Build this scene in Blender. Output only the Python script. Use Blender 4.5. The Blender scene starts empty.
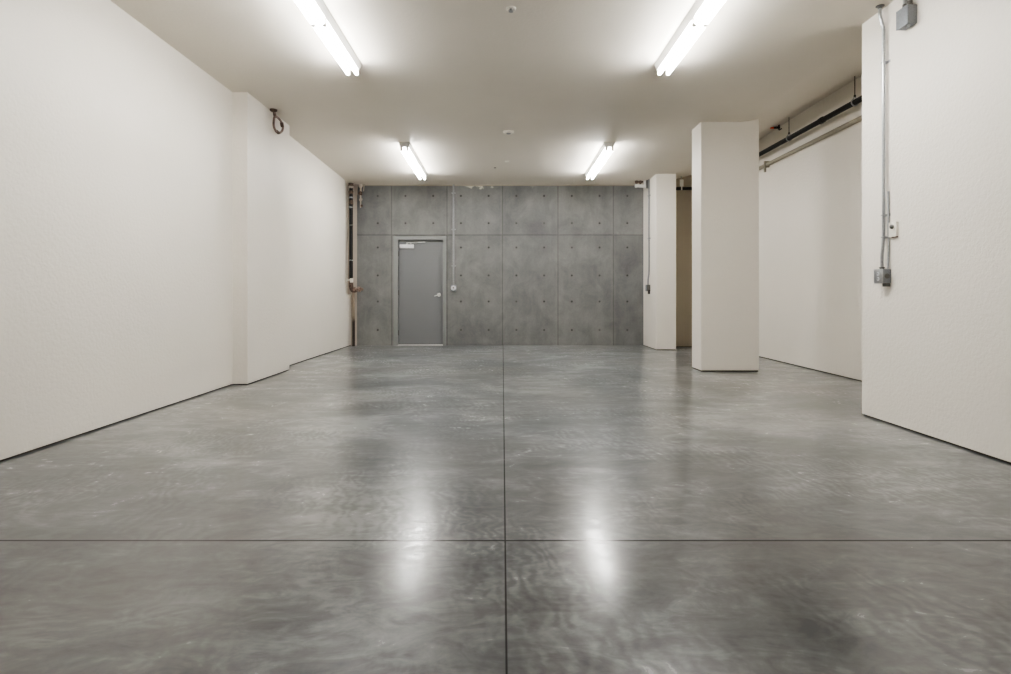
import bpy, bmesh, math, random
from mathutils import Vector, Matrix

random.seed(7)
sc = bpy.context.scene
COL = sc.collection
PI = math.pi

# ---------------------------------------------------------------- camera
FPX, VX, VY, CAMH = 573.0, 502.5, 295.0, 1.11
cam_d = bpy.data.cameras.new('camera')
cam = bpy.data.objects.new('camera', cam_d)
COL.objects.link(cam)
cam.location = (0, 0, CAMH)
cam.rotation_euler = (PI / 2, 0, 0)
cam_d.sensor_width = 36
cam_d.lens = FPX * 36 / 1011
cam_d.shift_x = (505.5 - VX) / 1011
cam_d.shift_y = (VY - 337.0) / 1011
cam_d.clip_start = 0.02
sc.camera = cam

H = 3.61            # main ceiling
YB = 12.606         # concrete wall
XL, XP = -3.33, -3.145
XR, XBAY = 3.325, 4.60
YR = 5.30
YF = -4.5

# ---------------------------------------------------------------- materials
def lin(c):
    r = []
    for v in c:
        v = v / 255
        r.append(v / 12.92 if v <= 0.04045 else ((v + 0.055) / 1.055) ** 2.4)
    return (*r, 1)

def new_mat(name):
    m = bpy.data.materials.new(name)
    m.use_nodes = True
    nt = m.node_tree
    b = nt.nodes['Principled BSDF']
    return m, nt, b

def coords(nt):
    return nt.nodes.new('ShaderNodeTexCoord').outputs['Object']

def noise(nt, vec, scale, detail=4, rough=.55, dist=0.0):
    n = nt.nodes.new('ShaderNodeTexNoise')
    n.inputs['Scale'].default_value = scale
    n.inputs['Detail'].default_value = detail
    n.inputs['Roughness'].default_value = rough
    n.inputs['Distortion'].default_value = dist
    nt.links.new(vec, n.inputs['Vector'])
    return n.outputs['Fac']

def mapping(nt, vec, scale=(1, 1, 1), rot=(0, 0, 0), loc=(0, 0, 0)):
    n = nt.nodes.new('ShaderNodeMapping')
    n.inputs['Scale'].default_value = scale
    n.inputs['Rotation'].default_value = rot
    n.inputs['Location'].default_value = loc
    nt.links.new(vec, n.inputs['Vector'])
    return n.outputs[0]

def mth(nt, op, a, b=None, c=None, clamp=False):
    n = nt.nodes.new('ShaderNodeMath')
    n.operation = op
    n.use_clamp = clamp
    for i, v in enumerate((a, b, c)):
        if v is None:
            continue
        if isinstance(v, (int, float)):
            n.inputs[i].default_value = v
        else:
            nt.links.new(v, n.inputs[i])
    return n.outputs[0]

def ramp(nt, fac, stops):
    n = nt.nodes.new('ShaderNodeValToRGB')
    e = n.color_ramp.elements
    while len(e) < len(stops):
        e.new(0.5)
    for i, (p, c) in enumerate(stops):
        e[i].position = p
        e[i].color = c
    nt.links.new(fac, n.inputs[0])
    return n.outputs[0]

def maprange(nt, v, a, b, c=0.0, d=1.0):
    n = nt.nodes.new('ShaderNodeMapRange')
    n.inputs[1].default_value = a
    n.inputs[2].default_value = b
    n.inputs[3].default_value = c
    n.inputs[4].default_value = d
    nt.links.new(v, n.inputs[0])
    return n.outputs[0]

def mixc(nt, fac, a, b, mode='MIX'):
    n = nt.nodes.new('ShaderNodeMix')
    n.data_type = 'RGBA'
    n.blend_type = mode
    n.clamp_result = False
    if isinstance(fac, (int, float)):
        n.inputs[0].default_value = fac
    else:
        nt.links.new(fac, n.inputs[0])
    for i, v in ((6, a), (7, b)):
        if isinstance(v, tuple):
            n.inputs[i].default_value = v
        else:
            nt.links.new(v, n.inputs[i])
    return n.outputs[2]

def bump(nt, b, h, strength=.2, dist=.01):
    n = nt.nodes.new('ShaderNodeBump')
    n.inputs['Strength'].default_value = strength
    n.inputs['Distance'].default_value = dist
    nt.links.new(h, n.inputs['Height'])
    nt.links.new(n.outputs[0], b.inputs['Normal'])

def paint(name, c, rough=.55, var=.03, peel=.25, spec=.5):
    m, nt, b = new_mat(name)
    v = coords(nt)
    n1 = noise(nt, v, 1.1, 3)
    lc = lin(c)
    lo = tuple(x * (1 - var) for x in lc[:3]) + (1,)
    hi = tuple(min(1, x * (1 + var)) for x in lc[:3]) + (1,)
    col = ramp(nt, n1, [(.3, lo), (.7, hi)])
    nt.links.new(col, b.inputs['Base Color'])
    b.inputs['Roughness'].default_value = rough
    b.inputs['Specular IOR Level'].default_value = spec
    n2 = noise(nt, v, 34, 3, .6)
    bump(nt, b, n2, peel, .011)
    return m

def plain(name, c, rough=.4, metal=0.0, var=.08, scale=30):
    m, nt, b = new_mat(name)
    v = coords(nt)
    n1 = noise(nt, v, scale, 3)
    lc = lin(c)
    lo = tuple(x * (1 - var) for x in lc[:3]) + (1,)
    hi = tuple(min(1, x * (1 + var)) for x in lc[:3]) + (1,)
    nt.links.new(ramp(nt, n1, [(.3, lo), (.7, hi)]), b.inputs['Base Color'])
    b.inputs['Roughness'].default_value = rough
    b.inputs['Metallic'].default_value = metal
    return m

M = {}
M['wall'] = paint('cream_wall_paint', (226, 221, 212), .5, .015, .5)
M['ceil'] = paint('ceiling_paint', (218, 212, 201), .7, .02, .2)
M['bay_ceil'] = M['ceil']
M['recess'] = paint('recess_paint_with_shade', (160, 151, 135), .6, .02, .3)  # wall colour darkened and browned to paint in the recess shade
M['gap'] = plain('dark_gap', (70, 65, 57), .8, 0, .35, 8)
M['taupe'] = paint('bare_joint_compound', (168, 159, 149), .8, .08, .5)
M['galv'] = plain('galvanized_steel', (168, 170, 172), .3, .85, .1, 60)
M['galvbox'] = plain('galvanized_box_steel', (122, 126, 132), .42, .35, .12, 90)
M['galvdark'] = plain('dark_zinc', (100, 100, 97), .45, .4, .15, 60)
M['zinc'] = plain('dull_zinc', (140, 142, 143), .4, .2, .12, 40)
M['outlet'] = plain('grey_outlet', (205, 207, 210), .35, 0, .03)
M['white'] = plain('white_enamel', (232, 232, 228), .35, 0, .02)
M['whitepl'] = plain('white_plastic', (226, 222, 212), .4, 0, .03)
M['black'] = plain('black_pipe_steel', (15, 14, 13), .6, .2, .25, 20)
M['copper'] = plain('aged_copper', (124, 106, 97), .5, .1, .5, 30)
M['rust'] = plain('rusty_iron', (92, 76, 66), .7, .1, .6, 30)
M['darkmet'] = plain('dark_metal', (50, 46, 42), .5, .3, .2)
M['red'] = plain('orange_red_cap', (215, 80, 40), .5)
M['socket'] = plain('socket_slot', (40, 40, 42), .6)
M['door'] = paint('grey_door_paint', (112, 114, 117), .42, .015, .05)
M['frame'] = paint('grey_frame_paint', (126, 129, 128), .42, .02, .05)
M['ledge'] = paint('painted_pipe', (152, 146, 131), .55, .03, .1)
M['alu'] = plain('brushed_aluminium', (205, 205, 203), .3, .35)

# emissive tube
m, nt, b = new_mat('lit_fluorescent_tube')
b.inputs['Base Color'].default_value = (1, 1, 1, 1)
b.inputs['Emission Color'].default_value = (1.0, .985, .955, 1)
b.inputs['Emission Strength'].default_value = 23.0
M['tube'] = m

# pipe with rust towards the floor
m, nt, b = new_mat('old_pipe_rusting_low')
v = coords(nt)
sx = nt.nodes.new('ShaderNodeSeparateXYZ'); nt.links.new(v, sx.inputs[0])
nn = noise(nt, v, 14, 5)
k = mth(nt, 'SUBTRACT', maprange(nt, sx.outputs[2], .35, .75, 1, 0), mth(nt, 'MULTIPLY', nn, .5))
k = maprange(nt, k, -.05, .35)
nt.links.new(mixc(nt, k, lin((140, 126, 112)), lin((52, 42, 36))), b.inputs['Base Color'])
b.inputs['Roughness'].default_value = .7
M['oldpipe'] = m

# ---- concrete wall with form joints and tie holes
m, nt, b = new_mat('board_formed_concrete')
v = coords(nt)
s = nt.nodes.new('ShaderNodeSeparateXYZ'); nt.links.new(v, s.inputs[0])
X, Z = s.outputs[0], s.outputs[2]
big = noise(nt, v, .9, 5, .6)
mid = noise(nt, mapping(nt, v, (1.2, 1, 1)), 2.2, 6, .65, .6)
fine = noise(nt, v, 28, 5, .6)
stain = noise(nt, mapping(nt, v, (6, 1, .7)), 1.3, 4, .6)
# panel id tone
px_ = mth(nt, 'FLOOR', mth(nt, 'DIVIDE', X, 1.22))
pz_ = mth(nt, 'GREATER_THAN', Z, 2.43)
cmb = nt.nodes.new('ShaderNodeCombineXYZ')
nt.links.new(px_, cmb.inputs[0]); nt.links.new(pz_, cmb.inputs[1])
wn = nt.nodes.new('ShaderNodeTexWhiteNoise'); nt.links.new(cmb.outputs[0], wn.inputs['Vector'])
t = mth(nt, 'ADD', mth(nt, 'MULTIPLY', big, .4), mth(nt, 'MULTIPLY', mid, .45))
t = mth(nt, 'ADD', t, mth(nt, 'MULTIPLY', stain, .14))
t = mth(nt, 'ADD', t, mth(nt, 'MULTIPLY', wn.outputs[0], .07))
t = mth(nt, 'ADD', t, mth(nt, 'MULTIPLY', fine, .14))
col = ramp(nt, t, [(.44, lin((88, 89, 90))), (.57, lin((105, 106, 106))), (.74, lin((126, 127, 125)))])
# joints
jx = mth(nt, 'ABSOLUTE', mth(nt, 'SUBTRACT', mth(nt, 'FLOORED_MODULO', mth(nt, 'ADD', X, .61), 1.22), .61))
jz = mth(nt, 'ABSOLUTE', mth(nt, 'SUBTRACT', Z, 2.43))
jd = mth(nt, 'MINIMUM', jx, jz)
jn = mth(nt, 'MULTIPLY', noise(nt, v, 5, 3), .016)
jfac = maprange(nt, mth(nt, 'SUBTRACT', jd, jn), -.004, .010, .5, 0.0)
col = mixc(nt, jfac, col, lin((48, 47, 45)))
# light halo on one side of the vertical joints
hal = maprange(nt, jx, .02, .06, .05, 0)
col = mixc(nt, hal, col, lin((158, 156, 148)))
# tie holes
hx = mth(nt, 'ABSOLUTE', mth(nt, 'SUBTRACT', mth(nt, 'FLOORED_MODULO', X, .61), .305))
dz = None
for zi in (.34, .967, 1.54, 2.155, 2.69, 3.29):
    d = mth(nt, 'ABSOLUTE', mth(nt, 'SUBTRACT', Z, zi))
    dz = d if dz is None else mth(nt, 'MINIMUM', dz, d)
hd = mth(nt, 'SQRT', mth(nt, 'ADD', mth(nt, 'MULTIPLY', hx, hx), mth(nt, 'MULTIPLY', dz, dz)))
hole = maprange(nt, hd, .010, .030, .93, 0.0)
hole = mth(nt, 'MULTIPLY', hole, maprange(nt, noise(nt, v, 2.2, 1), .3, .55, .6, 1))
ring = maprange(nt, hd, .03, .075, .15, 0.0)
col = mixc(nt, ring, col, lin((108, 104, 96)))
col = mixc(nt, hole, col, lin((28, 26, 24)))
# pale paint overspray ragged along the very top, middle of wall
top = maprange(nt, mth(nt, 'ADD', Z, mth(nt, 'MULTIPLY', noise(nt, v, 7, 3), .25)), 3.595, 3.625)
wx = mth(nt, 'MULTIPLY', maprange(nt, X, -.95, -.7), maprange(nt, X, .9, .1))
wx = mth(nt, 'MULTIPLY', wx, maprange(nt, noise(nt, v, 3, 2), .45, .55))
col = mixc(nt, mth(nt, 'MULTIPLY', top, wx), col, lin((196, 192, 178)))
nt.links.new(col, b.inputs['Base Color'])
b.inputs['Roughness'].default_value = .62
hgt = mth(nt, 'SUBTRACT', mth(nt, 'MULTIPLY', fine, .25), mth(nt, 'ADD', jfac, hole))
bump(nt, b, hgt, .5, .008)
M['concrete'] = m

# ---- polished floor
m, nt, b = new_mat('polished_concrete_floor')
v = coords(nt)
s = nt.nodes.new('ShaderNodeSeparateXYZ'); nt.links.new(v, s.inputs[0])
X, Y = s.outputs[0], s.outputs[1]
big = noise(nt, mapping(nt, v, (.7, .8, 1)), .8, 5, .55, 1.0)
mid = noise(nt, mapping(nt, v, (.9, 1.2, 1), (0, 0, .15)), 2.0, 7, .62, 1.6)
streak = noise(nt, mapping(nt, v, (.8, 1.5, 1), (0, 0, -.3)), 5.5, 5, .6, 2.2)
warm = noise(nt, v, .45, 3, .5)
fine = noise(nt, v, 40, 4, .6)
# trowel arcs: distorted rings, patchy
def arcs(loc, sc_, dist):
    w = nt.nodes.new('ShaderNodeTexWave')
    w.wave_type = 'BANDS'; w.bands_direction = 'DIAGONAL'
    w.inputs['Scale'].default_value = sc_
    w.inputs['Distortion'].default_value = dist
    w.inputs['Detail'].default_value = 3
    w.inputs['Detail Scale'].default_value = .9
    nt.links.new(mapping(nt, v, (1, 1, 1), (0, 0, .6), loc), w.inputs['Vector'])
    return w.outputs['Fac']
a1 = arcs((0, 0, 0), 6.5, 11)
a2 = arcs((3.3, 5.1, 0), 8.0, 14)
pm1 = maprange(nt, noise(nt, mapping(nt, v, (1, 1, 1), (0, 0, 0), (7, 3, 0)), 1.1, 3, .5, .6), .5, .64)
pm2 = maprange(nt, noise(nt, mapping(nt, v, (1, 1, 1), (0, 0, 0), (1, 9, 0)), 1.0, 3, .5, .6), .52, .66)
t = mth(nt, 'ADD', mth(nt, 'MULTIPLY', big, .50), mth(nt, 'MULTIPLY', mid, .38))
t = mth(nt, 'ADD', t, mth(nt, 'MULTIPLY', streak, .26))
band = noise(nt, mapping(nt, v, (.35, 1.6, 1), (0, 0, .04)), 3.0, 5, .65, .5)
t = mth(nt, 'ADD', t, mth(nt, 'MULTIPLY', mth(nt, 'SUBTRACT', band, .5), .26))
t = mth(nt, 'ADD', t, mth(nt, 'MULTIPLY', fine, .05))
arc = mth(nt, 'ADD', mth(nt, 'MULTIPLY', mth(nt, 'SUBTRACT', a1, .5), pm1),
          mth(nt, 'MULTIPLY', mth(nt, 'SUBTRACT', a2, .5), pm2))
t = mth(nt, 'ADD', t, mth(nt, 'MULTIPLY', arc, .065))
col = ramp(nt, t, [(.485, lin((64, 68, 72))), (.595, lin((90, 93, 96))), (.71, lin((124, 127, 128)))])
col = mixc(nt, maprange(nt, warm, .45, .7, 0, .3), col, lin((112, 106, 98)))
# slabs poured apart differ in tone; brighter light towards the back is painted into the colour
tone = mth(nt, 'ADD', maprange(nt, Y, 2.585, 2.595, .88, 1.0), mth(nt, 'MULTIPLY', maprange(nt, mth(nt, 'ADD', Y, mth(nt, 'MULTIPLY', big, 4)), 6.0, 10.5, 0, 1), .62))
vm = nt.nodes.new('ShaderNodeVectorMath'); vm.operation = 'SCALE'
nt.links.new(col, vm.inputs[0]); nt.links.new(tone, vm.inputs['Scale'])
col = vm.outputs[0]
# saw-cut joints
dX = mth(nt, 'ABSOLUTE', mth(nt, 'SUBTRACT', X, .012))
dY = mth(nt, 'ABSOLUTE', mth(nt, 'SUBTRACT', Y, 2.59))
dY2 = mth(nt, 'ABSOLUTE', mth(nt, 'SUBTRACT', mth(nt, 'FLOORED_MODULO', mth(nt, 'SUBTRACT', Y, 5.30 - 1.355), 2.71), 1.355))
jd = mth(nt, 'MINIMUM', mth(nt, 'MULTIPLY', dX, 1.9), dY)
jj = maprange(nt, jd, .0045, .0075, .85, 0)
jh = maprange(nt, jd, .006, .02, .25, 0)
j2 = maprange(nt, dY2, .003, .009, .22, 0)
col = mixc(nt, jh, col, lin((64, 64, 62)))
col = mixc(nt, j2, col, lin((52, 52, 50)))
col = mixc(nt, jj, col, lin((18, 18, 17)))
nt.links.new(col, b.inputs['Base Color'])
r = mth(nt, 'ADD', mth(nt, 'MULTIPLY', mid, .20), mth(nt, 'MULTIPLY', streak, .06))
r = mth(nt, 'ADD', r, .20)
r = mth(nt, 'ADD', r, mth(nt, 'MULTIPLY', jj, .5))
nt.links.new(r, b.inputs['Roughness'])
b.inputs['Specular IOR Level'].default_value = .22
b.inputs['Coat Weight'].default_value = .62
b.inputs['Coat IOR'].default_value = 1.5
fr = mth(nt, 'ADD', mth(nt, 'MULTIPLY', arc, .05), mth(nt, 'MULTIPLY', mth(nt, 'SUBTRACT', streak, .5), .45))
nt.links.new(mth(nt, 'MAXIMUM', mth(nt, 'ADD', mth(nt, 'ADD', mth(nt, 'MULTIPLY', mid, .26), .045), fr), .135), b.inputs['Coat Roughness'])
hgt = mth(nt, 'ADD', mth(nt, 'MULTIPLY', mid, .6), mth(nt, 'MULTIPLY', arc, .10))
hgt = mth(nt, 'ADD', hgt, mth(nt, 'MULTIPLY', streak, .16))
hgt = mth(nt, 'SUBTRACT', hgt, mth(nt, 'MULTIPLY', jj, .05))
bump(nt, b, hgt, .13, .014)
M['floor'] = m

# ---------------------------------------------------------------- mesh helpers
def box(bm, x0, x1, y0, y1, z0, z1, bev=0.0):
    r = bmesh.ops.create_cube(bm, size=1, matrix=Matrix.Translation(((x0 + x1) / 2, (y0 + y1) / 2, (z0 + z1) / 2)) @
                              Matrix.Diagonal((abs(x1 - x0), abs(y1 - y0), abs(z1 - z0), 1)))
    if bev:
        es = {e for vv in r['verts'] for e in vv.link_edges}
        bmesh.ops.bevel(bm, geom=list(es), offset=bev, segments=2, affect='EDGES', profile=.6)

def cyl(bm, p0, p1, r0, r1=None, seg=20):
    p0, p1 = Vector(p0), Vector(p1)
    d = p1 - p0
    q = d.to_track_quat('Z', 'Y').to_matrix().to_4x4()
    bmesh.ops.create_cone(bm, cap_ends=True, segments=seg, radius1=r0, radius2=r0 if r1 is None else r1,
                          depth=d.length, matrix=Matrix.Translation((p0 + p1) / 2) @ q)

def tube(bm, pts, r, seg=14, closed=False):
    """sweep a circle along a smooth polyline"""
    pts = [Vector(p) for p in pts]
    n = len(pts)
    rings = []
    up = None
    for i, p in enumerate(pts):
        if closed:
            d = (pts[(i + 1) % n] - pts[i - 1]).normalized()
        else:
            d = (pts[min(i + 1, n - 1)] - pts[max(i - 1, 0)]).normalized()
        if up is None:
            up = d.orthogonal().normalized()
        else:
            up = (up - d * up.dot(d)).normalized()
        s_ = d.cross(up)
        rr = r(i / max(1, n - 1)) if callable(r) else r
        rings.append([bm.verts.new(p + (up * math.cos(a) + s_ * math.sin(a)) * rr)
                      for a in (2 * PI * j / seg for j in range(seg))])
    for i in range(n if closed else n - 1):
        A, B = rings[i], rings[(i + 1) % n]
        for j in range(seg):
            bm.faces.new((A[j], A[(j + 1) % seg], B[(j + 1) % seg], B[j]))
    if not closed:
        bm.faces.new(list(reversed(rings[0]))); bm.faces.new(rings[-1])

def spline(ctrl, sub=8, closed=False):
    P = [Vector(p) for p in ctrl]
    n = len(P); out = []
    for i in range(n if closed else n - 1):
        if closed:
            a, b_, c, d = P[i - 1], P[i], P[(i + 1) % n], P[(i + 2) % n]
        else:
            a, b_, c, d = P[max(i - 1, 0)], P[i], P[i + 1], P[min(i + 2, n - 1)]
        for k in range(sub):
            t_ = k / sub
            out.append(.5 * ((2 * b_) + (c - a) * t_ + (2 * a - 5 * b_ + 4 * c - d) * t_ ** 2 + (3 * b_ - a - 3 * c + d) * t_ ** 3))
    if not closed:
        out.append(P[-1])
    return out

def lathe(bm, prof, origin, axis='Z', seg=28):
    """prof: list of (radius, height) along the axis"""
    o = Vector(origin)
    rings = []
    for r, h in prof:
        ring = []
        for j in range(seg):
            a = 2 * PI * j / seg
            if axis == 'Z':
                p = Vector((r * math.cos(a), r * math.sin(a), h))
            elif axis == 'Y':
                p = Vector((r * math.cos(a), h, r * math.sin(a)))
            else:
                p = Vector((h, r * math.cos(a), r * math.sin(a)))
            ring.append(bm.verts.new(o + p))
        rings.append(ring)
    for A, B in zip(rings, rings[1:]):
        for j in range(seg):
            bm.faces.new((A[j], A[(j + 1) % seg], B[(j + 1) % seg], B[j]))
    bm.faces.new(rings[0]); bm.faces.new(rings[-1])

def prism_y(bm, prof, y0, y1):
    """extrude an (x,z) outline along Y"""
    a = [bm.verts.new((x, y0, z)) for x, z in prof]
    c = [bm.verts.new((x, y1, z)) for x, z in prof]
    n = len(prof)
    bm.faces.new(a); bm.faces.new(list(reversed(c)))
    for i in range(n):
        bm.faces.new((a[i], c[i], c[(i + 1) % n], a[(i + 1) % n]))

def obj(name, bm, mat, parent=None, smooth=False, origin=None):
    bmesh.ops.recalc_face_normals(bm, faces=bm.faces)
    me = bpy.data.meshes.new(name)
    if origin is not None:
        bmesh.ops.translate(bm, verts=bm.verts, vec=-Vector(origin))
    elif parent is not None:
        bmesh.ops.translate(bm, verts=bm.verts, vec=-root_loc(parent))
    bm.to_mesh(me); bm.free()
    o = bpy.data.objects.new(name, me)
    COL.objects.link(o)
    me.materials.append(mat)
    if parent is not None:
        o.parent = parent
    if origin is not None:
        o.location = origin
    if smooth:
        for p in me.polygons:
            p.use_smooth = True
        try:
            me.set_sharp_from_angle(angle=math.radians(38))
        except Exception:
            pass
    return o

def root_loc(o):
    l = Vector((0, 0, 0))
    while o is not None:
        l += o.location; o = o.parent
    return l

def tag(o, label, cat, group=None):
    o['label'] = label; o['category'] = cat
    if group:
        o['group'] = group
    return o

def thing(name, loc, label, cat, group=None):
    o = bpy.data.objects.new(name, None)
    o.empty_display_size = .1
    COL.objects.link(o)
    o.location = loc
    return tag(o, label, cat, group)

def B():
    return bmesh.new()

def struct(name, bm, mat, label=None, cat=None, smooth=False):
    o = obj(name, bm, mat, smooth=smooth)
    o['kind'] = 'structure'
    o['label'] = label or name
    o['category'] = cat or name.split('_')[0]
    return o

# ---------------------------------------------------------------- room shell
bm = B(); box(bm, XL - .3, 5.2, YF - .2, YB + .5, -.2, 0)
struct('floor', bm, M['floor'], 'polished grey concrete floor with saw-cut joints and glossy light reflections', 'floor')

YS, SL = 8.65, .0203      # the ceiling falls gently towards the concrete wall
def ceil_z(x, y):
    return H + .31 * (min(max(x - 3.46, 0), XBAY - 3.46) / (XBAY - 3.46)) ** 1.25 - SL * max(0, y - YS)
bm = B()
xs = [XL - .3] + [3.46 + (XBAY - 3.46) * i / 14 for i in range(15)] + [5.2]
NX = len(xs)
ys = (YF - .2, YS, YB + .5)
lo_ = [[bm.verts.new((x, y, ceil_z(x, y))) for x in xs] for y in ys]
up_ = [[bm.verts.new((x, y, H + .7)) for x in xs] for y in ys]
for j in range(2):
    for i in range(NX - 1):
        bm.faces.new((lo_[j][i], lo_[j][i + 1], lo_[j + 1][i + 1], lo_[j + 1][i]))
        bm.faces.new((up_[j][i], up_[j + 1][i], up_[j + 1][i + 1], up_[j][i + 1]))
for i in range(NX - 1):
    for j in (0, 2):
        bm.faces.new((lo_[j][i], lo_[j][i + 1], up_[j][i + 1], up_[j][i]))
for j in range(2):
    for i in (0, NX - 1):
        bm.faces.new((lo_[j][i], lo_[j + 1][i], up_[j + 1][i], up_[j][i]))
struct('ceiling', bm, M['ceil'], 'smooth painted ceiling above the four strip lights', 'ceiling', True)

G = .015
def gapped(name, boxes, mat, label, gapname, inset=.012):
    bm = B()
    for q in boxes:
        box(bm, q[0], q[1], q[2], q[3], q[4] if len(q) > 4 else G, q[5] if len(q) > 5 else H)
    o = struct(name, bm, mat, label, 'wall')
    bm = B()
    for q in boxes:
        if len(q) > 4 and q[4] > .1:
            continue
        box(bm, q[0] + inset, q[1] - inset, q[2] + inset, q[3] - inset, 0, G)
    struct(gapname, bm, M['gap'], 'dark gap along the floor under the ' + label, 'baseboard')
    return o

bm = B(); box(bm, XL - .28, XL - .012, YF, YB, 0, G)
struct('baseboard_left', bm, M['gap'], 'dark gap along the floor under the left wall', 'baseboard')
bm = B()
box(bm, XL - .3, XL, YF, 12.14, G, H)
box(bm, XL - .3, XL, 12.14, YB, G, 1.12)
box(bm, XL - .3, XL - .075, 12.14, YB, 1.12, H)
struct('wall_left', bm, M['wall'], 'long cream painted wall on the left side, notched at its far end', 'wall')

gapped('wall_left_pilaster', [(XL - .01, XP, 7.067, 8.457)], M['wall'],
       'cream boxed-out pilaster standing off the left wall', 'baseboard_left_pilaster')

# concrete wall with door opening
DX0, DX1, DZ = -2.40, -1.243, 2.425
bm = B()
box(bm, XL - .3, DX0, YB, YB + .3, 0, H)
box(bm, DX1, 3.12, YB, YB + .3, 0, H)
box(bm, DX0, DX1, YB, YB + .3, DZ, H)
struct('wall_back', bm, M['concrete'], 'bare grey concrete wall with panel joints and tie holes', 'wall')
bm = B(); box(bm, DX0 - .1, DX1 + .1, YB + .3, YB + .36, 0, DZ + .1)
struct('wall_behind_door', bm, M['gap'], 'dark space behind the grey door', 'wall')

# light strip along the top of the concrete
bm = B(); box(bm, -3.20, 3.10, YB - .012, YB + .01, ceil_z(0, YB) - .018, H)
struct('trim_1', bm, M['ledge'], 'narrow painted strip along the top of the concrete wall', 'trim')
bm = B(); box(bm, -3.405, -3.20, YB - .012, YB + .01, 0, H)
struct('trim_2', bm, M['taupe'], 'bare pinkish corner strip beside the black riser pipe', 'trim')

# back right column
gapped('wall_right_column', [(3.10, 3.497, 11.55, YB + .3)], M['wall'],
       'cream column projecting from the back right corner', 'baseboard_right_column')
# recess back, slopes up into the raised bay ceiling
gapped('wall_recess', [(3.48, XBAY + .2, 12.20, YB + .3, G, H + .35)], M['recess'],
       'wall with painted-in shade at the back of the side bay', 'baseboard_recess')
bm = B(); box(bm, XBAY, XBAY + .3, YR - .2, 12.3, G, H + .4)
struct('wall_right_bay', bm, M['wall'], 'cream wall at the far side of the right bay', 'wall')
bm = B(); box(bm, XBAY + .012, XBAY + .28, YR, 12.3, 0, G)
struct('baseboard_right_bay', bm, M['gap'], 'dark gap under the bay wall', 'baseboard')

bm = B(); box(bm, XR, XBAY + .3, YF, YR, G, H + .4)
struct('wall_right', bm, M['wall'], 'near cream wall on the right carrying conduit and outlet box', 'wall')
bm = B(); box(bm, XR + .012, XBAY + .28, YF, YR - .012, 0, G)
struct('baseboard_right', bm, M['gap'], 'dark gap along the floor under the near right wall', 'baseboard')
bm = B(); box(bm, XL - .3, XBAY + .3, YF - .3, YF, 0, H)
struct('wall_front', bm, M['wall'], 'cream wall behind the camera', 'wall')

# free-standing pillar
PX0, PX1, PY0, PY1 = 2.869, 3.704, 8.274, 8.675
p = thing('pillar', ((PX0 + PX1) / 2, (PY0 + PY1) / 2, 0), 'free-standing square cream painted pillar on the concrete floor', 'pillar')
bm = B(); box(bm, PX0, PX1, PY0, PY1, .022, H + .12, 0)
obj('shaft', bm, M['wall'], p)
bm = B(); box(bm, PX0 + .015, PX1 - .01, PY0 + .012, PY1 - .01, 0, .03)
obj('base', bm, M['gap'], p)

# ---------------------------------------------------------------- door
d = bpy.data.objects.new('door_1', None); COL.objects.link(d)
d.location = ((DX0 + DX1) / 2, YB, 0); d['kind'] = 'structure'
d['label'] = 'grey steel door with closer and lever in the concrete wall'; d['category'] = 'door'
LX0, LX1, LZ = -2.292, -1.318, 2.275
yf = YB - .012
bm = B()
def jamb(x0, x1, z0, z1):
    box(bm, x0, x1, yf, YB + .14, z0, z1, .004)
jamb(DX0 + .001, LX0 - .008, 0, DZ - .012)
jamb(LX1 + .008, DX1 - .001, 0, DZ - .012)
jamb(LX0 - .008, LX1 + .008, LZ + .05, DZ - .012)
# stops, one step back
box(bm, LX0 - .02, LX0 + .018, YB + .085, YB + .14, 0, LZ + .07)
box(bm, LX1 - .018, LX1 + .02, YB + .085, YB + .14, 0, LZ + .07)
box(bm, LX0, LX1, YB + .085, YB + .14, LZ - .01, LZ + .07)
obj('door_frame', bm, M['frame'], d)
bm = B(); box(bm, LX0, LX1, YB + .045, YB + .085, .018, LZ, .003)
leaf = obj('door_leaf', bm, M['door'], d)
bm = B()
for hz in (.28, 1.16, 2.02):
    cyl(bm, (LX0 - .004, YB + .036, hz - .055), (LX0 - .004, YB + .036, hz + .055), .009, seg=10)
obj('hinge', bm, M['galvdark'], d, True)
bm = B(); box(bm, LX0 - .01, LX1 + .01, YB - .02, YB + .10, 0, .014, .003)
obj('threshold', bm, M['alu'], d)
# lock: round rose + lever
bm = B()
lathe(bm, [(.001, 0), (.034, 0), (.036, -.006), (.030, -.013), (.014, -.016), (.013, -.05), (.001, -.052)], (-1.395, YB + .045, 1.115), 'Y')
tube(bm, spline([(-1.395, YB + .0, 1.115), (-1.415, YB - .012, 1.113), (-1.455, YB - .014, 1.098), (-1.50, YB - .008, 1.085)], 6), lambda t_: .012 - .004 * t_, 12)
lathe(bm, [(.001, -.04), (.030, -.046), (.042, -.062), (.034, -.082), (.001, -.088)], (-1.395, YB + .045, 1.115), 'Y')
obj('handle', bm, M['alu'], d, True)
# closer
bm = B(); box(bm, -2.26, -1.955, YB - .012, YB + .046, 2.14, 2.222, .006)
cl = obj('door_closer', bm, M['outlet'], d, True)
bm = B()
cyl(bm, (-2.10, YB + .012, 2.22), (-2.10, YB + .012, 2.262), .017)
cyl(bm, (-2.02, YB + .012, 2.235), (-2.02, YB + .012, 2.262), .014)
tube(bm, [(-2.12, YB + .01, 2.256), (-1.95, YB - .03, 2.258), (-1.93, YB - .028, 2.258)], .009, 8)
tube(bm, [(-1.94, YB - .028, 2.262), (-1.74, YB + .005, 2.27)], .009, 8)
box(bm, -1.86, -1.70, YB - .004, YB + .02, 2.262, 2.28, .003)
arm = obj('closer_arm', bm, M['alu'], cl, True)

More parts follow.
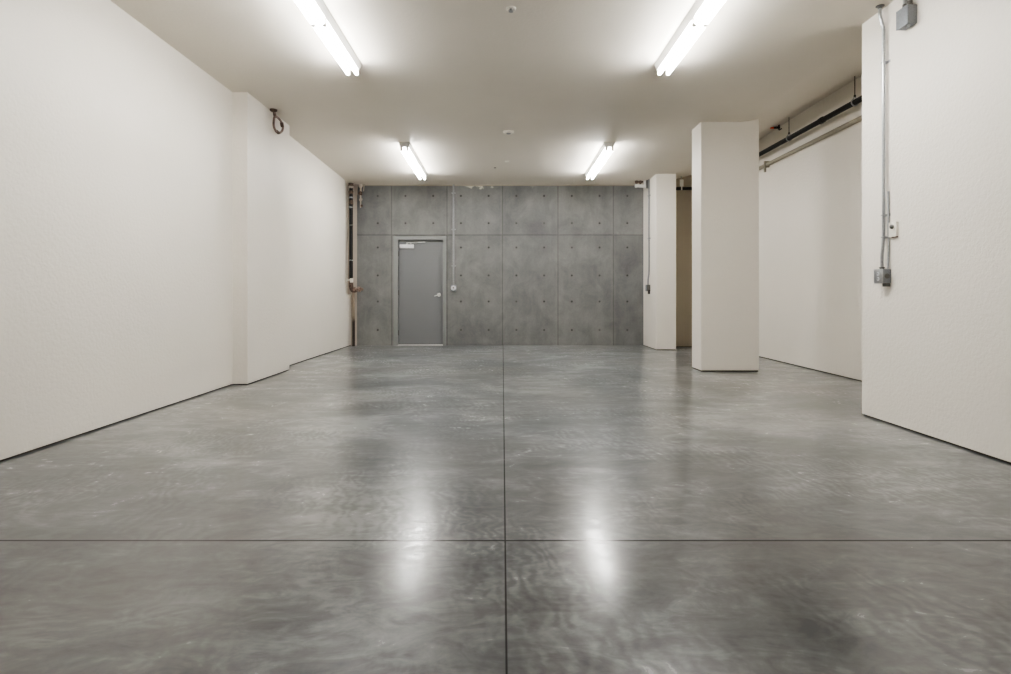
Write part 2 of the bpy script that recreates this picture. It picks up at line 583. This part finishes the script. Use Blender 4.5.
# ---------------------------------------------------------------- strip lights
def strip_light(cx, y0, y1, label):
    cz = H
    t_ = thing('fluorescent_light', (cx, (y0 + y1) / 2, cz), label, 'ceiling light', 'twin-tube strip lights on the ceiling')
    bm = B()
    w0, w1, dp = .092, .066, .074
    prof = [(-w0 + cx, cz), (-w0 + cx, cz - .012), (-w1 + cx, cz - dp), (w1 + cx, cz - dp), (w0 + cx, cz - .012), (w0 + cx, cz)]
    prism_y(bm, prof, y0, y1)
    obj('housing', bm, M['white'], t_)
    ym = (y0 + y1) / 2
    tz = cz - .118
    for ys in (y0 + .018, ym, y1 - .018):
        for sx_ in (-.047, .047):
            bm = B()
            hw = .012 if ys != ym else .016
            box(bm, cx + sx_ - .017, cx + sx_ + .017, ys - hw, ys + hw, tz - .018, cz - dp + .004, .004)
            obj('lamp_holder', bm, M['whitepl'], t_)
    for sx_ in (-.047, .047):
        for a, b_ in ((y0 + .03, ym - .018), (ym + .018, y1 - .03)):
            bm = B()
            cyl(bm, (cx + sx_, a + .012, tz), (cx + sx_, b_ - .012, tz), .0185, seg=16)
            tb = obj('tube', bm, M['tube'], t_, True)
            for e0, e1 in ((a, a + .014), (b_ - .014, b_)):
                bm = B()
                cyl(bm, (cx + sx_, e0, tz), (cx + sx_, e1, tz), .019, seg=16)
                obj('end_cap', bm, M['galv'], tb, True)
    if (y0 + y1) / 2 > YS:
        t_.rotation_euler = (-math.atan(SL), 0, 0); t_.location.z = ceil_z(cx, (y0 + y1) / 2)
    return t_
strip_light(-1.615, 3.86, 6.20, 'near left lit twin-tube strip light on the ceiling, cropped by the top edge')
strip_light(1.735, 3.86, 6.20, 'near right lit twin-tube strip light on the ceiling, cropped by the top edge')
strip_light(-1.60, 9.33, 11.49, 'far left lit twin-tube strip light, on the ceiling in front of the door')
strip_light(1.745, 9.33, 11.49, 'far right lit twin-tube strip light, on the ceiling near the back right column')

# lamps of the next row, behind the camera
for lx in (-1.62, 1.75):
    ld = bpy.data.lights.new('rear_strip_lamp', 'AREA')
    ld.shape = 'RECTANGLE'; ld.size = .12; ld.size_y = 2.4
    ld.energy = 8; ld.color = (1.0, .985, .955)
    lo = bpy.data.objects.new('rear_strip_lamp', ld)
    COL.objects.link(lo); lo.location = (lx, -1.7, H - .13)

# ---------------------------------------------------------------- ceiling devices
def sprinkler(x, y, R, label, drop=.05, name='ceiling_sprinkler'):
    t_ = thing(name, (x, y, H), label, 'sprinkler', None)
    bm = B(); lathe(bm, [(.001, 0), (R, 0), (R * .98, -.006), (R * .8, -.012), (R * .55, -.006), (.001, -.004)], (x, y, H))
    obj('escutcheon', bm, M['whitepl'], t_, True)
    bm = B(); lathe(bm, [(.001, 0), (.014, 0), (.012, -drop * .5), (.008, -drop * .6), (.001, -drop * .6)], (x, y, H))
    for s_ in (-1, 1):
        tube(bm, spline([(x + s_ * .012, y, H - drop * .4), (x + s_ * .019, y, H - drop * .65), (x + s_ * .006, y, H - drop * .9)], 5), .003, 6)
    lathe(bm, [(.001, -drop * .9), (.02, -drop * .92), (.02, -drop * .98), (.001, -drop)], (x, y, H))
    obj('sprinkler_head', bm, M['zinc'], t_, True)
    return t_
sprinkler((511 - VX) * 5.0 / FPX, 5.0, .044, 'small round white ceiling sprinkler nearest the camera, between the near strip lights', .030)
# larger round detector
dx, dy = (508.5 - VX) * 8.75 / FPX, 8.75
t_ = thing('smoke_detector', (dx, dy, H), 'round white ceiling detector in the middle of the ceiling', 'detector')
bm = B(); lathe(bm, [(.001, 0), (.082, 0), (.084, -.012), (.078, -.028), (.055, -.034), (.001, -.034)], (dx, dy, H))
obj('base', bm, M['whitepl'], t_, True)
bm = B(); lathe(bm, [(.001, -.030), (.036, -.032), (.034, -.038), (.028, -.042), (.001, -.042)], (dx, dy, H))
obj('sensor', bm, M['zinc'], t_, True)
x, y = (507 - VX) * 10.53 / FPX, 10.53
bm = B(); lathe(bm, [(.001, 0), (.036, 0), (.036, -.008), (.02, -.016), (.001, -.018)], (x, y, ceil_z(x, y)))
tag(obj('round_cap', bm, M['whitepl'], smooth=True, origin=(x, y, ceil_z(x, y))), 'tiny round white cap on the ceiling near the back wall', 'ceiling cap')
x, y = (495 - VX) * 11.03 / FPX, 11.03
bm = B(); lathe(bm, [(.001, 0), (.022, 0), (.018, -.010), (.001, -.012)], (x, y, ceil_z(x, y)))
tag(obj('ceiling_plug', bm, M['galvdark'], smooth=True, origin=(x, y, ceil_z(x, y))), 'tiny dark plug on the ceiling closest to the concrete wall', 'ceiling plug')

# ---------------------------------------------------------------- conduit on the concrete wall
cx = (453.7 - VX) * YB / FPX
t_ = thing('electrical_conduit', (cx, YB, H), 'thin grey conduit running down the concrete wall beside the door', 'conduit')
bm = B(); tube(bm, [(cx, YB - .028, H - .001), (cx, YB - .028, 1.33)], .022, 12)
obj('pipe', bm, M['zinc'], t_, True)
for z in (3.35, 2.55, 1.75):
    bm = B(); box(bm, cx - .045, cx + .045, YB - .048, YB, z - .012, z + .012, .003)
    obj('strap', bm, M['zinc'], t_)
t_ = thing('junction_box', (cx, YB, 1.255), 'round cast grey switch box at the foot of the conduit beside the door', 'electrical box')
bm = B(); box(bm, cx - .062, cx + .062, YB - .06, YB, 1.185, 1.335, .025)
obj('box_body', bm, M['galvbox'], t_, True)
bm = B(); lathe(bm, [(.001, -.058), (.055, -.058), (.052, -.07), (.001, -.074)], (cx, YB, 1.265), 'Y')
obj('cover', bm, M['outlet'], t_, True)
bm = B(); box(bm, cx - .012, cx + .012, YB - .09, YB - .07, 1.25, 1.285, .004)
obj('switch', bm, M['galvdark'], t_)

# ---------------------------------------------------------------- conduit and box on the back right column
cy = 12.04; X0 = 3.10
t_ = thing('electrical_conduit', (X0, cy, H), 'thin grey conduit down the side of the back right column', 'conduit')
bm = B(); tube(bm, spline([(X0 - .022, cy, H - .001), (X0 - .022, cy, 3.0), (X0 - .022, cy, 2.2), (X0 - .022, cy, 1.62), (X0 - .034, cy + .02, 1.45), (X0 - .036, cy + .025, 1.32)], 8), .016, 12)
obj('pipe', bm, M['zinc'], t_, True)
for z in (3.2, 2.3):
    bm = B(); box(bm, X0 - .040, X0, cy - .045, cy + .045, z - .012, z + .012, .003)
    obj('strap', bm, M['zinc'], t_)
t_ = thing('outlet_box', (X0, cy + .02, 1.25), 'small grey outlet box at the foot of the conduit on the back right column', 'electrical box')
bm = B(); box(bm, X0 - .075, X0, cy - .035, cy + .075, 1.19, 1.325, .006)
obj('box_body', bm, M['galvdark'], t_)
bm = B(); box(bm, X0 - .082, X0 - .075, cy - .03, cy + .07, 1.195, 1.32, .003)
obj('cover', bm, M['galvbox'], t_)
bm = B(); box(bm, X0 - .05, X0 - .01, cy - .05, cy - .0, 1.13, 1.22, .005)
obj('plug', bm, M['darkmet'], t_)

# ---------------------------------------------------------------- near right wall: conduit + outlet box
def at_wall(px, X):
    return FPX * X / (px - VX)
yc = 4.955
t_ = thing('electrical_conduit', (XR, yc, H), 'galvanized conduit running down the near right wall to the outlet box', 'conduit')
bm = B()
xc = XR - .030
yo = 4.925
tube(bm, spline([(XR - .060, yc, H - .001), (XR - .060, yc, H - .05), (XR - .058, yc, H - .09), (XR - .038, yc, H - .17),
                 (xc, yc, H - .22), (xc, yc, H - .5), (xc, yc, 2.4), (xc, yc, 1.9), (xc, yc, 1.64), (XR - .032, yc + .004, 1.54),
                 (XR - .037, yc + .01, 1.44), (XR - .037, yc + .01, 1.34)], 8), .0135, 14)
obj('pipe', bm, M['galv'], t_, True)
bm = B()
tube(bm, spline([(XR - .012, yc - .035, 2.0), (XR - .012, yc - .035, 1.7), (XR - .012, yc - .038, 1.5), (XR - .02, yc - .04, 1.335)], 6), .008, 8)
obj('wire', bm, M['galv'], t_, True)
bm = B(); lathe(bm, [(.001, 0), (.034, 0), (.034, -.005), (.020, -.008), (.018, -.024), (.001, -.024)], (XR - .060, yc, H))
obj('collar', bm, M['galvdark'], t_, True)
for z in (3.12, 1.80, 1.61):
    bm = B()
    box(bm, XR - .005, XR, yc - .045, yc + .045, z - .011, z + .011, .002)
    tube(bm, [(xc + .025, yc + .02, z), (xc + .002, yc + .02, z), (xc - .012, yc + .012, z), (xc - .017, yc, z), (xc - .012, yc - .012, z), (xc + .002, yc - .02, z), (xc + .025, yc - .02, z)], .005, 8)
    obj('strap', bm, M['galv'], t_)
# outlet box (oblique view: face looks to -X)
y0, y1, z0, z1, dp = 4.90, 5.012, 1.212, 1.332, .07
t_ = thing('outlet_box', (XR, (y0 + y1) / 2, z0), 'galvanized square outlet box with duplex socket on the near right wall', 'electrical box')
bm = B(); box(bm, XR - dp, XR, y0, y1, z0, z1, .008)
obj('box_body', bm, M['galvbox'], t_, True)
bm = B(); box(bm, XR - dp - .006, XR - dp, y0 - .002, y1 + .002, z0 - .002, z1 + .002, .003)
obj('cover_plate', bm, M['galv'], t_, True)
ym = (y0 + y1) / 2 + .0
for zc in (1.248, 1.292):
    bm = B(); lathe(bm, [(.001, 0), (.017, 0), (.016, -.004), (.001, -.005)], (XR - dp - .006, ym, zc), 'X', 20)
    so = obj('socket', bm, M['outlet'], t_, True)
    bm = B()
    for s_ in (-1, 1):
        box(bm, XR - dp - .0125, XR - dp - .010, ym + s_ * .006 - .0015, ym + s_ * .006 + .0015, zc - .004, zc + .006)
    obj('slot', bm, M['socket'], so)
bm = B(); lathe(bm, [(.001, 0), (.022, 0), (.021, -.003), (.001, -.003)], (XR - .035, y0, 1.272), 'Y', 20)
obj('knockout', bm, M['galvdark'], t_, True)
bm = B(); lathe(bm, [(.001, 0), (.019, 0), (.019, .012), (.023, .012), (.023, .02), (.001, .02)], (XR - .037, yc + .01, z1), 'Z', 16)
obj('connector', bm, M['galvdark'], t_, True)
bm = B(); box(bm, XR - .045, XR - .004, y0 + .004, y0 + .05, z0 - .03, z0, .004)
obj('cord_grip', bm, M['galvdark'], t_)

# top box
y0, y1, z0, z1, dp = 4.59, 4.724, 2.196 + 1.11 - 1.11, 0, .077
y0, y1, z0, z1 = 4.59, 4.724, 3.30, 3.44
z0, z1 = CAMH + (295 - 23) * 4.59 / FPX, CAMH + (295 - 4) * 4.59 / FPX
t_ = thing('junction_box', (XR, (y0 + y1) / 2, z1), 'galvanized square junction box high on the near right wall under the ceiling', 'electrical box')
bm = B(); box(bm, XR - dp, XR, y0, y1, z0, z1, .006)
obj('box_body', bm, M['galvbox'], t_, True)
bm = B(); box(bm, XR - dp - .004, XR - dp, y0 - .001, y1 + .001, z0 - .001, z1 + .001, .002)
obj('cover_plate', bm, M['galvbox'], t_, True)
for yy in (y0 + .036, y1 - .045):
    bm = B(); tube(bm, [(XR - .038, yy, z1 - .01), (XR - .038, yy, H - .001)], .016, 14)
    c_ = obj('conduit_stub', bm, M['galv'], t_, True)
    bm = B(); lathe(bm, [(.001, 0), (.025, 0), (.025, .014), (.020, .016), (.020, .04), (.001, .04)], (XR - .038, yy, z1), 'Z', 16)
    obj('connector', bm, M['galvdark'], c_, True)
bm = B()
for k_, yy in enumerate((y0 + .03, y0 + .065)):
    lathe(bm, [(.001, 0), (.011, 0), (.011, -.012), (.001, -.014)], (XR - .05 + .02 * k_, yy, z0), 'Z', 12)
obj('knockout_plug', bm, M['galv'], t_, True)

# switch plate / thermostat
y0, y1, z0, z1 = 4.81, 4.905, 1.602, 1.728
t_ = thing('wall_switch', (XR, (y0 + y1) / 2, z0), 'white square wall control plate right of the conduit on the near right wall', 'switch')
bm = B(); box(bm, XR - .022, XR, y0, y1, z0, z1, .004)
obj('plate', bm, M['whitepl'], t_, True)
bm = B(); lathe(bm, [(.001, 0), (.019, 0), (.019, -.012), (.012, -.018), (.001, -.018)], (XR - .022, (y0 + y1) / 2 - .004, z1 - .040), 'X', 20)
obj('knob', bm, M['galvdark'], t_, True)
bm = B(); box(bm, XR - .021, XR - .003, y0 - .001, y0 + .06, z0 - .008, z0 + .002, .001)
obj('lower_lip', bm, M['rust'], t_)

# ---------------------------------------------------------------- copper loop by pilaster
t_ = thing('copper_pipe_loop', (-3.06, 7.67, H), 'brown copper pipe bent into a loop under the ceiling beside the left pilaster', 'pipe')
def onX(px, py, Xw):
    y_ = FPX * Xw / (px - VX)
    return Vector((Xw, y_, CAMH + (VY - py) * y_ / FPX))
Xc = -3.085
bm = B()
pts = [onX(275.0, 116.5, Xc), onX(273.8, 121.5, Xc), onX(274.0, 127, Xc), onX(276.2, 131.2, Xc), onX(279.6, 132.8, Xc), onX(282.3, 130.5, Xc),
       onX(282.8, 126.5, Xc), onX(281.2, 121.8, Xc), onX(278.4, 118.2, Xc)]
tube(bm, spline(pts, 6, True), .016, 12, True)
obj('loop', bm, M['copper'], t_, True)
bm = B()
stem_top = onX(273.6, 107.5, Xc); stem_top.z = H
tube(bm, spline([stem_top, onX(274.2, 112, Xc), onX(275.4, 117.5, Xc)], 6), .021, 12)
obj('stem', bm, M['copper'], t_, True)
bm = B()
lathe(bm, [(.001, 0), (.05, 0), (.045, -.02), (.03, -.03), (.001, -.03)], stem_top)
obj('flange', bm, M['rust'], t_, True)
bm = B()
c0 = onX(282.4, 126.8, Xc); c1 = onX(281.6, 122.6, Xc)
cyl(bm, c0, c1, .024); obj('coupling', bm, M['rust'], t_, True); bm = B(); a_ = onX(276.4, 131.2, Xc); c2 = onX(278.6, 132.9, Xc); cyl(bm, a_, c2, .022)
obj('coupling', bm, M['rust'], t_, True)

# ---------------------------------------------------------------- riser in the back left corner
rx, ry = -3.283, 12.42
t_ = thing('riser_pipe', (rx, ry, H), 'black steel riser pipe in the back left corner with flaking fittings', 'pipe')
bm = B(); tube(bm, [(rx, ry, H - .001), (rx, ry, 1.36)], .040, 18)
obj('pipe', bm, M['black'], t_, True)
for z, R_, hh, mt in ((3.52, .052, .06, 'rust'), (3.45, .050, .028, 'taupe'), (3.33, .048, .04, 'rust'), (3.22, .047, .016, 'zinc'), (3.12, .046, .05, 'rust'), (3.01, .046, .018, 'zinc'), (2.62, .046, .014, 'galvdark'), (1.86, .044, .014, 'galv')):
    bm = B(); lathe(bm, [(.02, -hh), (R_ * .9, -hh), (R_, -hh * .6), (R_, hh * .6), (R_ * .9, hh), (.02, hh)], (rx, ry, z), 'Z', 10)
    for vv in bm.verts:
        vv.co += Vector((random.uniform(-.007, .007), random.uniform(-.005, .005), random.uniform(-.009, .009)))
    obj('coupling', bm, M[mt], t_, True)
bm = B()
tube(bm, spline([(rx, ry, 1.40), (rx + .0, ry, 1.32), (rx + .012, ry, 1.25), (rx + .05, ry - .01, 1.205), (rx + .12, ry - .01, 1.215)], 6), .047, 14)
obj('elbow', bm, M['rust'], t_, True)
bm = B()
lathe(bm, [(.001, .0), (.05, .0), (.05, .04), (.036, .045), (.036, .09), (.055, .095), (.055, .15), (.03, .17), (.03, .205), (.001, .205)], (rx + .06, ry - .02, 1.235), 'X', 16)
obj('valve', bm, M['copper'], t_, True)
bm = B()
tube(bm, spline([(rx - .005, ry - .05, 1.44), (rx - .05, ry - .06, 1.43), (rx - .10, ry - .08, 1.40)], 5), .012, 8)
box(bm, rx - .01, rx + .06, ry - .07, ry - .04, 1.38, 1.47, .008)
obj('valve_lever', bm, M['whitepl'], t_, True)
# lower drain pipe
bm = B()
tube(bm, [(rx + .055, ry, 0.001), (rx + .055, ry, .6), (rx + .05, ry, 1.19)], .030, 14)
tag(obj('drain_pipe', bm, M['oldpipe'], smooth=True, origin=(rx + .055, ry, 0)), 'grey-brown lower pipe with rusted foot in the back left corner', 'pipe')

# ragged fittings right of the riser at the ceiling
ex, ey = -3.10, 12.53
t_ = thing('pipe_fitting', (ex, ey, H), 'ragged tan fittings under the ceiling right of the black riser pipe', 'pipe fitting')
bm = B()
cyl(bm, (ex, ey, H - .001), (ex, ey, 3.02), .02, .012, 10)
cyl(bm, (ex - .13, ey, 3.54), (ex + .10, ey, 3.55), .022, .022, 10)
cyl(bm, (ex - .07, ey, H - .001), (ex - .08, ey, 3.30), .014, .01, 10)
cyl(bm, (ex + .08, ey, H - .001), (ex + .06, ey, 3.38), .014, .008, 10)
for vv in bm.verts:
    vv.co += Vector((random.uniform(-.006, .006), 0, random.uniform(-.01, .01)))
obj('stub_pipe', bm, M['taupe'], t_, True)
for z, dx_, r_ in ((3.50, .0, .045), (3.33, -.005, .042), (3.20, .0, .034), (3.06, .02, .024)):
    bm = B(); bmesh.ops.create_icosphere(bm, subdivisions=2, radius=r_, matrix=Matrix.Translation((ex + dx_, ey, z)) @ Matrix.Diagonal((1, .8, 1.2, 1)))
    for vv in bm.verts:
        vv.co += Vector((random.uniform(-1, 1), random.uniform(-.3, .3), random.uniform(-1, 1))) * .008
    obj('clamp', bm, M['rust'] if r_ in (.042, .024) else M['taupe'], t_, True)

# ---------------------------------------------------------------- white branch pipe at the top right of the concrete wall
bx, by = 2.96, 12.18
zz = CAMH + (VY - 185.8) * by / FPX
t_ = thing('sprinkler_branch_pipe', (bx, by, H), 'short white branch pipe with brown fittings beside the back right column', 'pipe')
bm = B(); cyl(bm, (2.83, by, zz), (3.10, by, zz - .01), .033, .036, 16); lathe(bm, [(.001, 0), (.04, 0), (.04, .04), (.001, .04)], (2.82, by, zz), 'X', 16)
tube(bm, [(3.03, by, zz), (3.03, by, H - .001)], .026, 12)
obj('pipe', bm, M['white'], t_, True)
for q in (2.85, 2.93):
    bm = B(); tube(bm, [(q, by, zz), (q, by, H - .001)], .017, 10)
    lathe(bm, [(.001, .05), (.034, .052), (.036, .10), (.020, .12), (.001, .12)], (q, by, zz), 'Z', 12)
    cyl(bm, (q - .03, by, zz + .08), (q + .06, by, zz + .085), .022, .02, 10)
    obj('fitting', bm, M['rust'], t_, True)
bm = B(); lathe(bm, [(.001, -.10), (.03, -.09), (.034, .06), (.02, .09), (.001, .09)], (3.065, by - .06, zz + .03), 'Z', 12)
tube(bm, [(3.065, by - .06, zz), (3.065, by - .06, H - .001)], .014, 10)
obj('valve', bm, M['galvdark'], t_, True)

# ---------------------------------------------------------------- bay pipes
XPIPE = 4.43; ZP = .547 * XPIPE + CAMH
def bay_ceiling(x):
    return ceil_z(x, 12.0)
t_ = thing('sprinkler_main_pipe', (XPIPE, 9, ZP), 'long black sprinkler pipe hung from the ceiling along the right bay wall', 'pipe')
bm = B()
tube(bm, [(XPIPE, YR + .001, ZP), (XPIPE, 7.6, ZP), (XPIPE, 11.7, ZP)] , .036, 16)
tube(bm, spline([(XPIPE, 11.68, ZP), (XPIPE, 11.9, ZP - .01), (XPIPE, 11.99, ZP - .09), (XPIPE, 12.0, 3.40), (XPIPE - .06, 12.0, 3.345), (XPIPE - .2, 12.0, 3.338)], 6), .034, 14)
tube(bm, [(XPIPE - .2, 12.0, 3.338), (3.498, 12.0, 3.338)], .033, 14)
obj('pipe', bm, M['black'], t_, True)
for yy in (10.05, 7.95):
    bm = B(); lathe(bm, [(.03, -.045), (.043, -.045), (.046, 0), (.043, .045), (.03, .045)], (XPIPE, yy, ZP), 'Y', 16)
    obj('coupling', bm, M['black'], t_, True)
for pxx in (854.8, 789.0):
    yy = at_wall(pxx, XPIPE)
    zc = ceil_z(XPIPE, yy)
    t2 = thing('pipe_hanger', (XPIPE, yy, zc), ('nearer' if pxx > 800 else 'farther') + ' thin rod hanger with ring holding the black sprinkler pipe', 'pipe hanger', 'rod hangers on the black sprinkler pipe')
    bm = B(); cyl(bm, (XPIPE, yy, ZP + .075), (XPIPE, yy, zc - .001), .006, seg=8)
    cyl(bm, (XPIPE, yy, ZP + .065), (XPIPE, yy, ZP + .09), .014, seg=8)
    obj('rod', bm, M['darkmet'], t2, True)
    bm = B()
    tube(bm, spline([(XPIPE + math.cos(a) * .043, yy, ZP + math.sin(a) * .043 + (.03 if math.sin(a) > .9 else 0)) for a in [2 * PI * j / 12 for j in range(12)]], 3, True), .008, 6, True)
    obj('ring', bm, M['galv'], t2, True)
# white clevis on the crossing section
hx_ = (681 - VX) * 12.0 / FPX
t2 = thing('pipe_clamp', (hx_, 12.0, bay_ceiling(hx_)), 'pale clevis clamp on the black pipe between column and pillar', 'pipe hanger')
bm = B(); box(bm, hx_ - .038, hx_ + .038, 11.95, 11.962, 3.375, 3.52, .01)
box(bm, hx_ - .012, hx_ + .012, 11.945, 11.96, 3.30, 3.38, .004)
obj('clamp_body', bm, M['white'], t2, True)
bm = B(); cyl(bm, (hx_, 11.99, 3.36), (hx_, 11.99, bay_ceiling(hx_)), .008, seg=8)
obj('rod', bm, M['galv'], t2, True)
# solid dark block behind the crossing pipe
bm = B(); box(bm, 3.498, 3.66, 12.10, 12.2, 3.33, bay_ceiling(3.5), .004)
struct('trim_3', bm, M['gap'], 'dark block above the black pipe in the side bay', 'trim')

# painted ledge pipe on bay wall
XQ = 4.566; ZQ = .493 * XQ + CAMH
t2 = thing('painted_pipe', (XQ, 8.5, ZQ), 'cream painted pipe running below the black pipe on the bay wall', 'pipe')
bm = B(); tube(bm, [(XQ, YR + .001, ZQ), (XQ, 9, ZQ), (XQ, 12.199, ZQ)], .032, 14)
obj('pipe', bm, M['ledge'], t2, True)
yy = at_wall(767, XQ)
bm = B(); box(bm, XQ - .05, XQ + .038, yy - .02, yy + .02, ZQ - .05, ZQ + .06, .006)
box(bm, XQ - .05, XQ - .02, yy - .02, yy + .02, ZQ - .13, ZQ - .045, .004)
obj('bracket', bm, M['ledge'], t2)

# small orange-tipped sprinkler head at the bay ceiling
sx_, sy_ = 4.44, 4.44 * FPX / (776.5 - VX)
szc = ceil_z(sx_, sy_)
t2 = thing('sidewall_sprinkler', (sx_, sy_, szc), 'small black fitting with orange tip on the ceiling right of the pillar', 'sprinkler')
z_ = CAMH + (VY - 127.8) * sy_ / FPX
bm = B(); cyl(bm, (sx_ - .05, sy_, z_), (sx_ + .05, sy_, z_ + .006), .018, .022, 12)
cyl(bm, (sx_ + .04, sy_, z_ - .03), (sx_ + .04, sy_, szc + .02), .014, .014, 10)
cyl(bm, (sx_ + .04, sy_, z_ - .035), (sx_ + .085, sy_, z_ - .012), .012, .010, 10)
obj('fitting', bm, M['darkmet'], t2, True)
bm = B(); cyl(bm, (sx_ - .10, sy_, z_ - .002), (sx_ - .05, sy_, z_), .012, .015, 12)
obj('tip', bm, M['red'], t2, True)

# ---------------------------------------------------------------- world + view
w = bpy.data.worlds.new('world'); sc.world = w; w.use_nodes = True
w.node_tree.nodes['Background'].inputs[0].default_value = (.8, .8, .78, 1)
w.node_tree.nodes['Background'].inputs[1].default_value = .0
sc.view_settings.view_transform = 'AgX'
sc.view_settings.look = 'AgX - Medium High Contrast'
sc.view_settings.exposure = 2.13
sc.cycles.use_denoising = True
sc.cycles.max_bounces = 10
sc.cycles.diffuse_bounces = 8
sc.cycles.sample_clamp_indirect = 6
